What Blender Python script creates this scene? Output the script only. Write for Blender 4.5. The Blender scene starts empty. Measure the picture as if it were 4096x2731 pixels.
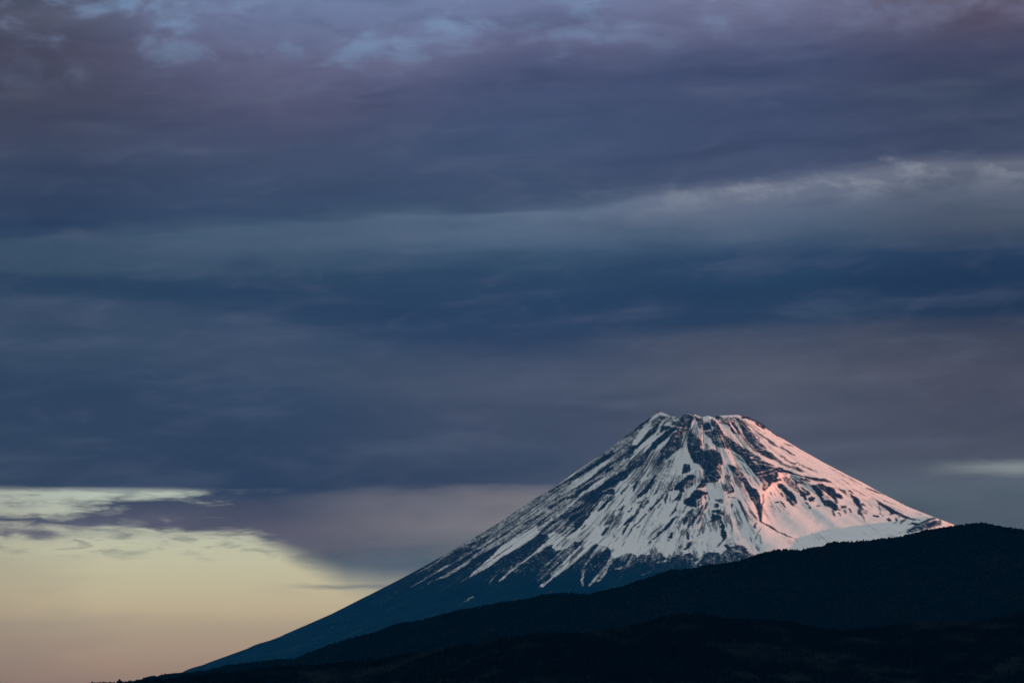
import bpy, math, random
import numpy as np
R = math.radians
scn = bpy.context.scene

# ================================================================ camera
cam_data = bpy.data.cameras.new('camera'); cam = bpy.data.objects.new('camera', cam_data)
scn.collection.objects.link(cam); scn.camera = cam
cam_data.sensor_width = 36.0; cam_data.lens = 36.0*18467.0/4096.0
cam_data.clip_start = 5.0; cam_data.clip_end = 400000.0
cam.location = (0, 0, 60.0); cam.rotation_euler = (R(90+7.94), 0, 0)

# ================================================================ light and exposure
SUN_AZ = 79.0      # degrees to the right of the direction "back towards the camera"
SUN_EL = 2.0
sun_data = bpy.data.lights.new('sun', 'SUN'); sun = bpy.data.objects.new('sun', sun_data)
scn.collection.objects.link(sun)
sun_data.energy = 5.0; sun_data.angle = R(0.6); sun_data.color = (1.0, 0.33, 0.20)
from mathutils import Vector
to_sun = Vector((math.sin(R(SUN_AZ))*math.cos(R(SUN_EL)), -math.cos(R(SUN_AZ))*math.cos(R(SUN_EL)), math.sin(R(SUN_EL))))
sun.rotation_euler = to_sun.to_track_quat('Z', 'Y').to_euler()
sun.location = (9000, -4000, 6000)
scn.view_settings.view_transform = 'Standard'; scn.view_settings.look = 'None'
scn.view_settings.exposure = 0.0; scn.view_settings.gamma = 1.0; scn.view_settings.use_curve_mapping = False
scn.cycles.use_denoising = True
scn.cycles.max_bounces = 4; scn.cycles.volume_bounces = 0; scn.cycles.diffuse_bounces = 2

# ---------------------------------------------------------------- small node language
class NT:
    def __init__(s, tree): s.t = tree
    def new(s, kind, **kw):
        n = s.t.nodes.new(kind)
        for k, v in kw.items(): setattr(n, k, v)
        return n
    def put(s, sock, v):
        if isinstance(v, E): s.t.links.new(v.o, sock)
        else: sock.default_value = v
    def m(s, op, *a, clamp=False):
        n = s.new('ShaderNodeMath', operation=op, use_clamp=clamp)
        for i, v in enumerate(a): s.put(n.inputs[i], v)
        return E(s, n.outputs[0])
    def vec(s, x, y, z):
        n = s.new('ShaderNodeCombineXYZ')
        for i, v in enumerate((x, y, z)): s.put(n.inputs[i], v)
        return E(s, n.outputs[0])
    def noise(s, v, scale=1.0, detail=4.0, rough=0.5, dist=0.0):
        n = s.new('ShaderNodeTexNoise'); s.put(n.inputs['Vector'], v)
        n.inputs['Scale'].default_value = scale; n.inputs['Detail'].default_value = detail
        n.inputs['Roughness'].default_value = rough; n.inputs['Distortion'].default_value = dist
        return E(s, n.outputs['Fac'])
    def step(s, a, b, x):
        n = s.new('ShaderNodeMapRange', interpolation_type='SMOOTHSTEP'); n.clamp = True
        s.put(n.inputs['Value'], x); s.put(n.inputs['From Min'], a); s.put(n.inputs['From Max'], b)
        return E(s, n.outputs[0])
    def mix(s, f, a, b):
        n = s.new('ShaderNodeMix', data_type='RGBA')
        s.put(n.inputs['Factor'], f)
        for k, v in (('A', a), ('B', b)):
            sock = [i for i in n.inputs if i.name == k and i.type == 'RGBA'][0]
            s.put(sock, v if isinstance(v, E) else (*v, 1.0))
        return E(s, [o for o in n.outputs if o.type == 'RGBA'][0])
    def ramp(s, x, stops, interp='B_SPLINE'):
        n = s.new('ShaderNodeValToRGB'); cr = n.color_ramp; cr.interpolation = interp
        s.put(n.inputs[0], x)
        while len(cr.elements) < len(stops): cr.elements.new(0.5)
        for e, (p, c) in zip(cr.elements, stops): e.position = p
        for e, (p, c) in zip(cr.elements, stops): e.color = (*c, 1.0)
        return E(s, n.outputs[0])
class E:
    def __init__(s, nt, o): s.n = nt; s.o = o
    def __add__(s, b): return s.n.m('ADD', s, b)
    def __radd__(s, b): return s.n.m('ADD', b, s)
    def __sub__(s, b): return s.n.m('SUBTRACT', s, b)
    def __rsub__(s, b): return s.n.m('SUBTRACT', b, s)
    def __mul__(s, b): return s.n.m('MULTIPLY', s, b)
    def __rmul__(s, b): return s.n.m('MULTIPLY', b, s)
    def __truediv__(s, b): return s.n.m('DIVIDE', s, b)
def lin0(c): return tuple((x/255/12.92 if x/255 <= .04045 else ((x/255+.055)/1.055)**2.4) for x in c)
def lin(c):
    g = .3*c[0]+.55*c[1]+.15*c[2]; c = tuple((v*.87+g*.13)*(.975 if max(c) < 170 else 1) for v in c)   # muted
    return tuple((x/255/12.92 if x/255 <= .04045 else ((x/255+.055)/1.055)**2.4) for x in c)

# ================================================================ sky
world = bpy.data.worlds.new('World'); scn.world = world; world.use_nodes = True
wt = world.node_tree; wt.nodes.clear(); W = NT(wt)
geo = W.new('ShaderNodeTexCoord')
sep = W.new('ShaderNodeSeparateXYZ'); wt.links.new(geo.outputs['Generated'], sep.inputs[0])
dx, dy, dz = (E(W, o) for o in sep.outputs)
az = W.m('ARCTAN2', dx, dy)*(180/math.pi)          # azimuth, 0 towards the volcano
el = W.m('ARCSINE', W.m('MINIMUM', W.m('MAXIMUM', dz, -1.0), 1.0))*(180/math.pi)
# cloud chart: u runs 0..1 over 12.7 degrees of azimuth, w runs 0..1568 downwards over 8.5 degrees of elevation
cu = 0.5 + az*(322.3*0.99/4096)
cw = (1365.5 - (el-7.94)*322.3)*(1568/2731)
n_big = W.noise(W.vec(az*0.35, el*1.6, 3.1), 1.0, 4.0, .5)
n_mid = W.noise(W.vec(az*0.9, el*5.0, 8.7), 1.0, 5.0, .55)
n_fin = W.noise(W.vec(az*1.6, el*11.0, 1.3), 1.0, 6.0, .6, .3)
n_puf = W.noise(W.vec(az*1.15, el*2.3, 5.5), 1.0, 6.0, .55, .3)
def curve(x, pts):
    n = W.new('ShaderNodeFloatCurve'); W.put(n.inputs['Value'], x)
    c = n.mapping.curves[0]; n.mapping.use_clip = True
    while len(c.points) < len(pts): c.points.new(.5, .5)
    for q, (a, b) in zip(c.points, pts): q.location = (a, b/1568.0)
    for q in c.points: q.handle_type = 'AUTO_CLAMPED'
    n.mapping.update()
    return E(W, n.outputs[0])*1568.0
cuc = W.m('MAXIMUM', W.m('MINIMUM', cu + (n_big-.5)*.05, 1.0), 0.0)
ww = cw + (n_big-.5)*42 + (n_mid-.5)*34 + (n_fin-.5)*8
# lower edges of the cloud layers, left to right
EDGES = [
 [(0,60),(.15,60),(.3,95),(.42,85),(.5,50),(.75,20),(1,4)],          # soft lavender top
 [(0,165),(.15,165),(.3,205),(.42,190),(.48,140),(.6,118),(.75,100),(.9,90),(1,88)],
 [(0,562),(.15,535),(.3,505),(.38,487),(.53,480),(.6,460),(.72,428),(.85,393),(.94,366),(1,360)],
 [(0,640),(.2,632),(.4,603),(.6,578),(.75,562),(1,556)],
 [(0,695),(.15,700),(.25,728),(.35,785),(.45,806),(.55,800),(.62,772),(.75,756),(.85,748),(1,748)],
 [(0,900),(.3,930),(.5,980),(.7,1000),(1,1000)],
 [(0,1128),(.25,1130),(.31,1140),(.37,1122),(.5,1120),(1,1120)]]
Es = [-120.0] + [curve(cuc, e) for e in EDGES[1:]] + [1420.0]
tt = None
for a, b in zip(Es[:-1], Es[1:]):
    q = W.m('DIVIDE', ww - a, b - a, clamp=True)
    tt = q if tt is None else tt + q
T_ROWS = [0, .55, .85, 1.16, 1.5, 1.93, 2.10, 2.5, 2.86, 3.16, 3.5, 3.86, 4.14, 4.45, 5.0, 5.5, 5.95, 6.06, 6.28, 6.42, 6.55, 6.75]
CLOUD_COLS = [.03, .25, .5, .75, .97]
CLOUD = [
 [(90,98,120),(120,144,186),(126,146,190),(130,136,174),(106,100,120)],
 [(80,86,108),(108,122,162),(110,124,166),(114,120,156),(98,92,114)],
 [(76,78,100),(100,104,138),(98,104,142),(100,106,142),(90,84,108)],
 [(72,76,98),(84,88,120),(74,86,124),(72,84,122),(70,76,106)],
 [(64,76,104),(70,84,116),(68,86,122),(68,82,118),(62,74,102)],
 [(48,70,102),(58,80,112),(64,84,116),(70,84,118),(68,80,110)],
 [(58,82,110),(70,94,122),(92,114,142),(112,122,146),(106,114,134)],
 [(60,84,110),(74,96,124),(86,108,136),(94,110,136),(90,102,124)],
 [(58,82,108),(64,88,116),(72,98,128),(76,98,126),(72,86,108)],
 [(48,72,102),(48,74,104),(48,76,108),(46,74,108),(42,66,98)],
 [(46,70,100),(44,70,102),(44,70,104),(40,68,102),(36,60,92)],
 [(48,72,102),(48,72,104),(48,70,104),(44,68,100),(40,60,90)],
 [(60,80,108),(60,80,110),(68,82,110),(78,86,108),(68,74,94)],
 [(60,80,108),(66,84,112),(76,88,112),(88,94,112),(78,80,98)],
 [(50,70,100),(54,74,104),(68,80,106),(82,88,108),(78,82,100)],
 [(54,72,100),(52,70,100),(66,80,106),(82,90,108),(82,88,104)],
 [(56,72,98),(50,68,98),(64,76,102),(88,98,112),(92,102,116)],
 [(62,74,100),(62,74,100),(122,119,126),(92,104,115),(88,100,110)],
 [(90,90,110),(94,92,110),(129,126,132),(92,104,115),(84,94,105)],
 [(98,98,114),(98,98,112),(112,114,122),(94,104,114),(84,94,105)],
 [(104,106,116),(90,100,114),(90,106,118),(94,104,114),(84,94,105)],
 [(110,114,120),(112,122,130),(110,122,128),(94,104,114),(84,94,105)]]
SKYGAIN = (1.06,1.05,1.04)
fit = lambda c: tuple(max(0.0, v*g - o) for v, g, o in zip(lin(c), SKYGAIN, SKYOFF))
SKYOFF = (.004,.011,.015)
cols = []
for j in range(5):
    cols.append(W.ramp(tt/7.0, [(r/7.0, fit(CLOUD[i][j])) for i, r in enumerate(T_ROWS)], 'LINEAR'))
uu = cu + (n_big-.5)*.10
cl = cols[0]
for j in range(1, 5):
    cl = W.mix(W.step(CLOUD_COLS[j-1], CLOUD_COLS[j], uu), cl, cols[j])
# broken lavender lumps and thin blue openings high up
top = W.step(2.0, .2, W.m('ABSOLUTE', tt))
topz = W.step(1.25, .55, tt)
cl = W.mix(W.step(.42, .70, n_puf)*topz*.42, cl, fit((126,138,176)))
n_lump = W.noise(W.vec(az*1.5+4.0, el*3.4, 12.0), 1.0, 6.0, .6, .3)
cl = W.mix(W.step(.50, .30, n_lump)*topz*.24, cl, fit((76,86,118)))
blue = W.step(.50, .74, n_puf)*topz*W.step(.95, .45, cu)
cl = W.mix(blue*.4, cl, fit((118,164,206)))
# torn, lit crest of the band across the right half
e2 = (tt - 2.0)
rag = W.noise(W.vec(az*1.7, el*3.6, 21.0), 1.0, 6.0, .6, .3)
lit = W.step(-.06, .12, e2+(rag-.5)*.5)*W.step(.62, .12, e2+(rag-.5)*.5)*W.step(.44, .82, cu)*W.step(.44, .72, rag)
cl = W.mix(lit*.5, cl, fit((158,166,178)))
# soft layered texture through the whole deck
tilt = el - az*.045
n_lay = W.noise(W.vec(az*.45, tilt*2.9, 31.0), 1.0, 6.0, .52, .3)
n_soft = W.noise(W.vec(az*1.1, tilt*3.0, 41.0), 1.0, 6.0, .6, .5)
cl = W.mix(W.step(.50, .74, n_lay)*.15, cl, fit((108,120,146)))
cl = W.mix(W.step(.50, .28, n_lay)*.20, cl, fit((34,54,86)))
cl = W.mix(W.step(.50, .72, n_soft)*.10, cl, fit((116,118,146)))
cl = W.mix(W.step(.48, .28, n_soft)*.12, cl, fit((40,58,90)))
# pale streak low on the right
sdist = W.m('ABSOLUTE', cw + (n_fin-.5)*26 - 1080)
srt = W.step(26, 0, sdist)*W.step(.88, .99, cu)*W.step(1.3, 1.05, cu)
cl = W.mix(srt*.75, cl, fit((146,156,156)))
# clear pale opening under the cloud deck on the left
n_w = W.noise(W.vec(az*1.5+n_mid*.6, el*8.0, 4.4), 1.0, 6.0, .6, .4)
gw = cw + (n_w-.5)*120*W.step(.36, .22, cu) + (n_mid-.5)*22
edge = 1226 + W.m('MAXIMUM', cu-.245, 0.0)*1150 - W.m('MAXIMUM', cu-.34, 0.0)*700
edge = W.m('MINIMUM', edge, 1352.0)
soft = 24 + W.step(.24, .36, cu)*26
gap = W.step(edge-soft, edge+soft, gw)
bot = 1176 - W.m('MAXIMUM', cu-.07, 0.0)*330
lens = W.step(1119, 1137, cw+(n_fin-.5)*16)*W.step(bot+26, bot-20, gw)*(1-W.step(.50, .66, n_fin)*.4)
gap = W.m('MAXIMUM', gap, lens*.95)
wisp = W.step(.50, .66, n_w)*W.step(1210, 1245, cw)*W.step(1310, 1250, cw)
gap = gap*(1 - wisp*.5)*(1 - W.step(.50, .70, n_lay)*.10)
clear = W.ramp((cw-1100)/600.0, [((r-1100)/600, lin0(c)) for r, c in
   [(1100,(194,204,188)),(1150,(194,202,186)),(1240,(204,204,174)),(1310,(206,198,162)),(1400,(204,182,144)),
    (1440,(180,161,134)),(1470,(183,158,130)),(1520,(174,145,120)),(1568,(162,132,110)),(1700,(150,118,100))]])
clear = W.mix(W.step(.12, -.06, cu)*.35, clear, fit((130,112,104)))
bar = W.step(10, 1, W.m('ABSOLUTE', cw + (n_fin-.5)*18 - 1347))*W.step(.27, .33, cu)
gap = gap*(1-bar*.6)
painted = W.mix(gap, cl, clear)
# open sky above the deck
nish = W.new('ShaderNodeTexSky', sky_type='NISHITA'); nish.sun_disc = False
nish.sun_elevation = R(SUN_EL); nish.sun_rotation = R(180.0-SUN_AZ)
nish.altitude = 50; nish.air_density = 1.0; nish.dust_density = 1.0; nish.ozone_density = 1.0
vm = W.new('ShaderNodeVectorMath', operation='MULTIPLY_ADD')
wt.links.new(nish.outputs[0], vm.inputs[0]); vm.inputs[1].default_value = (.12,)*3; vm.inputs[2].default_value = (.45,.47,.46)
upper = W.mix(W.step(.45, .65, n_big)*.3, E(W, vm.outputs[0]), (.36,.38,.40))
sky = W.mix(W.step(13.5, 34.0, el), painted, upper)
bg = W.new('ShaderNodeBackground'); W.put(bg.inputs[0], sky); bg.inputs[1].default_value = 1.0
wo = W.new('ShaderNodeOutputWorld'); wt.links.new(bg.outputs[0], wo.inputs[0])
world.cycles.sampling_method = 'MANUAL'; world.cycles.sample_map_resolution = 1024
# ---------------------------------------------------------------- terrain maths
F4 = 18467.0                       # focal length in pixels of a 4096 px wide picture
PITCH = math.radians(7.94)
CAMZ = 60.0
CP, SP = math.cos(PITCH), math.sin(PITCH)
MY = 30000.0                       # distance of the volcano's axis
RIM = 300.0                        # radius of the summit rim
def project(x, y, z):              # survey coordinates: where a point of the land appears to the camera
    zz = z - CAMZ
    d = y*CP + zz*SP
    return 2048 + F4*x/d, 1365.5 - F4*(zz*CP - y*SP)/d
def at_depth(u, v, y):             # the point at distance y on the sight line u, v
    a = (u-2048)/F4; b = (1365.5-v)/F4
    dy = CP - b*SP; dz = SP + b*CP
    return a/dy*y, CAMZ + dz/dy*y
# skyline of the volcano as surveyed from the camera
SKY = np.array([(-700,3120),(-200,2950),(300,2830),(600,2735),(733,2683),(829,2651),(957,2603.6),(1103,2552.6),(1307,2463),
 (1500,2364.4),(1600,2311.4),(1676.5,2269.3),(1829.6,2183),(1982.6,2091.3),(2135.7,1988),(2203,1950),(2287.8,1887.2),(2343.2,1849.9),
 (2393,1816.5),(2446.5,1780),(2492.5,1741.8),(2546,1705.5),(2600,1671),(2607,1666.4),(2621,1654),(2632,1648),(2649,1651),(2678,1664.4),
 (2720,1661.6),(2731.5,1656.8),(2748.7,1653.9),(2775.5,1656.8),(2792.7,1665.4),(2810,1666),(2823.3,1661.6),(2842.5,1668.3),
 (2857.8,1664.4),(2875,1661.6),(2945.7,1658.7),(2964.8,1667.3),(2976,1663.5),(2989.7,1664.4),(3014.5,1679.7),(3035.6,1688.4),
 (3068,1706.5),(3106.4,1733.3),(3142.7,1754.4),(3175,1773.5),(3232.6,1808),(3306,1848.7),(3432.4,1913.8),(3535.7,1971.2),
 (3650.5,2030.5),(3746,2066.8),(3811,2093.6),(4000,2165),(4300,2270),(4800,2420),(5400,2570)], float)
sx, sz = at_depth(SKY[:,0], SKY[:,1], MY)
MX = at_depth(2806.0, 1660.0, MY)[0]          # x of the axis
sx = sx - MX
def skyline(x): return np.interp(x, sx, sz)
RR = np.concatenate([np.linspace(RIM, 3000, 55), np.linspace(3050, 7000, 60), [9000, 14000]])
hR = np.interp(RR, sx, sz); hL = np.interp(-RR, sx, sz)
far = RR > 4100
def tail(h, start):                # the flanks flatten towards the plain
    i = np.argmax(RR > start)
    h = h.copy(); h0 = h[i]; r0 = RR[i]; s = (h[i]-h[i-3])/(RR[i]-RR[i-3])
    out = h0*np.exp(s/h0*(RR-r0)*1.0)
    return np.where(RR > r0, out, h)
hR = tail(hR, 3900); hL = tail(hL, 4300)
def base_height(r, th):            # th = 0 faces the camera, +90 deg is east
    w = 0.5 + 0.5*np.sin(th)
    w = w*w*(3-2*w)
    P = np.interp(r, RR, hR)*w + np.interp(r, RR, hL)*(1-w)
    P0 = hR[0]*w + hL[0]*(1-w)
    S = CAMZ + (skyline(RIM*np.sin(th))-CAMZ)*(1-RIM*np.maximum(np.cos(th), 0)/MY) - np.where(np.cos(th) < 0, 45.0, 0.0)*np.abs(np.cos(th))
    out = P + (S-P0)*np.exp(-np.maximum(r-RIM, 0)/130.0)
    bowl = S - 190*(1-np.clip(r/RIM, 0, 1)**3)
    return np.where(r >= RIM, out, bowl)
for _k in range(4):                # nearer parts of the cone must not overtop the surveyed skyline
    th_ = np.radians(np.linspace(-125, 125, 126))[None,:]; r_ = RR[:70,None]
    X_ = MX + r_*np.sin(th_); Y_ = MY - r_*np.cos(th_); Z_ = base_height(r_+0*th_, th_+0*r_)
    u_, v_ = project(X_, Y_, Z_)
    for side in (-1, 1):
        tgt_u, tgt_v = project(MX+side*RR, MY+0*RR, hR if side > 0 else hL)
        h = (hR if side > 0 else hL).copy()
        for i in range(3, 66):
            m = np.abs(u_-tgt_u[i]) < 14
            if m.any():
                top = v_[m].min(); want = np.interp(tgt_u[i], SKY[:,0], SKY[:,1])
                h[i] += np.clip((top-want)*1.62*0.8, -60, 60)
        if side > 0: hR = np.where(RR < 3800, h, hR)
        else: hL = h
def ease(h):                       # no kinks in the lower flanks
    for _ in range(60):
        g_ = h.copy(); g_[1:-1] = .5*h[1:-1] + .25*(h[:-2] + h[2:]); m = (RR > 1500) & (RR < 6500)
        h = np.where(m, g_, h)
    return h
hR = ease(hR)
# ---------------------------------------------------------------- noise
def _hash(i, j, s):
    n = (i*374761393 + j*668265263 + s*974634777) & 0x7fffffff
    n = ((n ^ (n >> 13))*1274126177) & 0x7fffffff
    return ((n ^ (n >> 16)) & 0xffff)/65535.0
def vnoise(x, y, s=0):
    i = np.floor(x).astype(np.int64); j = np.floor(y).astype(np.int64)
    fx = x-i; fy = y-j; fx = fx*fx*(3-2*fx); fy = fy*fy*(3-2*fy)
    return ((_hash(i,j,s)*(1-fx)+_hash(i+1,j,s)*fx)*(1-fy) + (_hash(i,j+1,s)*(1-fx)+_hash(i+1,j+1,s)*fx)*fy)
def fbm(x, y, s=0, o=4, g=0.5):
    t = 0; a = 1; n = 0
    for k in range(o):
        t = t + a*vnoise(x*2**k+k*17.3, y*2**k+k*9.1, s+k); n += a; a *= g
    return t/n                     # 0..1, mean 0.5
def gblur(A, s):                   # separable gaussian, edge padded
    r = int(3*s)+1; k = np.exp(-0.5*(np.arange(-r, r+1)/s)**2); k /= k.sum()
    for ax in (0, 1):
        P = np.pad(A, [(r,r) if a == ax else (0,0) for a in (0,1)], mode='edge')
        L = 1 << int(np.ceil(np.log2(P.shape[ax]+2*r+1)))
        q = np.fft.irfft(np.fft.rfft(P, L, axis=ax)*(np.fft.rfft(k, L)[:,None] if ax == 0 else np.fft.rfft(k, L)[None,:]), L, axis=ax)
        A = np.take(q, np.arange(2*r, 2*r+A.shape[ax]), axis=ax)
    return A
# ---------------------------------------------------------------- snow and rock survey
# outlines of rock ribs (0) and snow gullies (1) read off in survey sheets; every sheet has its own origin and scale
SHEET = dict(A=(2400,1600,2.6133), B=(3000,1600,2.6133), C=(1600,1900,2.6133), D=(2500,1630,5.2267), E=(2850,1630,5.2267),
 F=(2200,1800,5.2267), G=(2600,1900,5.2267), H=(3000,1850,5.2267), I=(3400,1950,5.2267), J=(2100,2050,5.2267),
 K=(2500,2000,5.2267), L=(1700,2100,5.2267), M=(2150,1650,5.2267), Z=(0,0,1.0))
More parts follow.
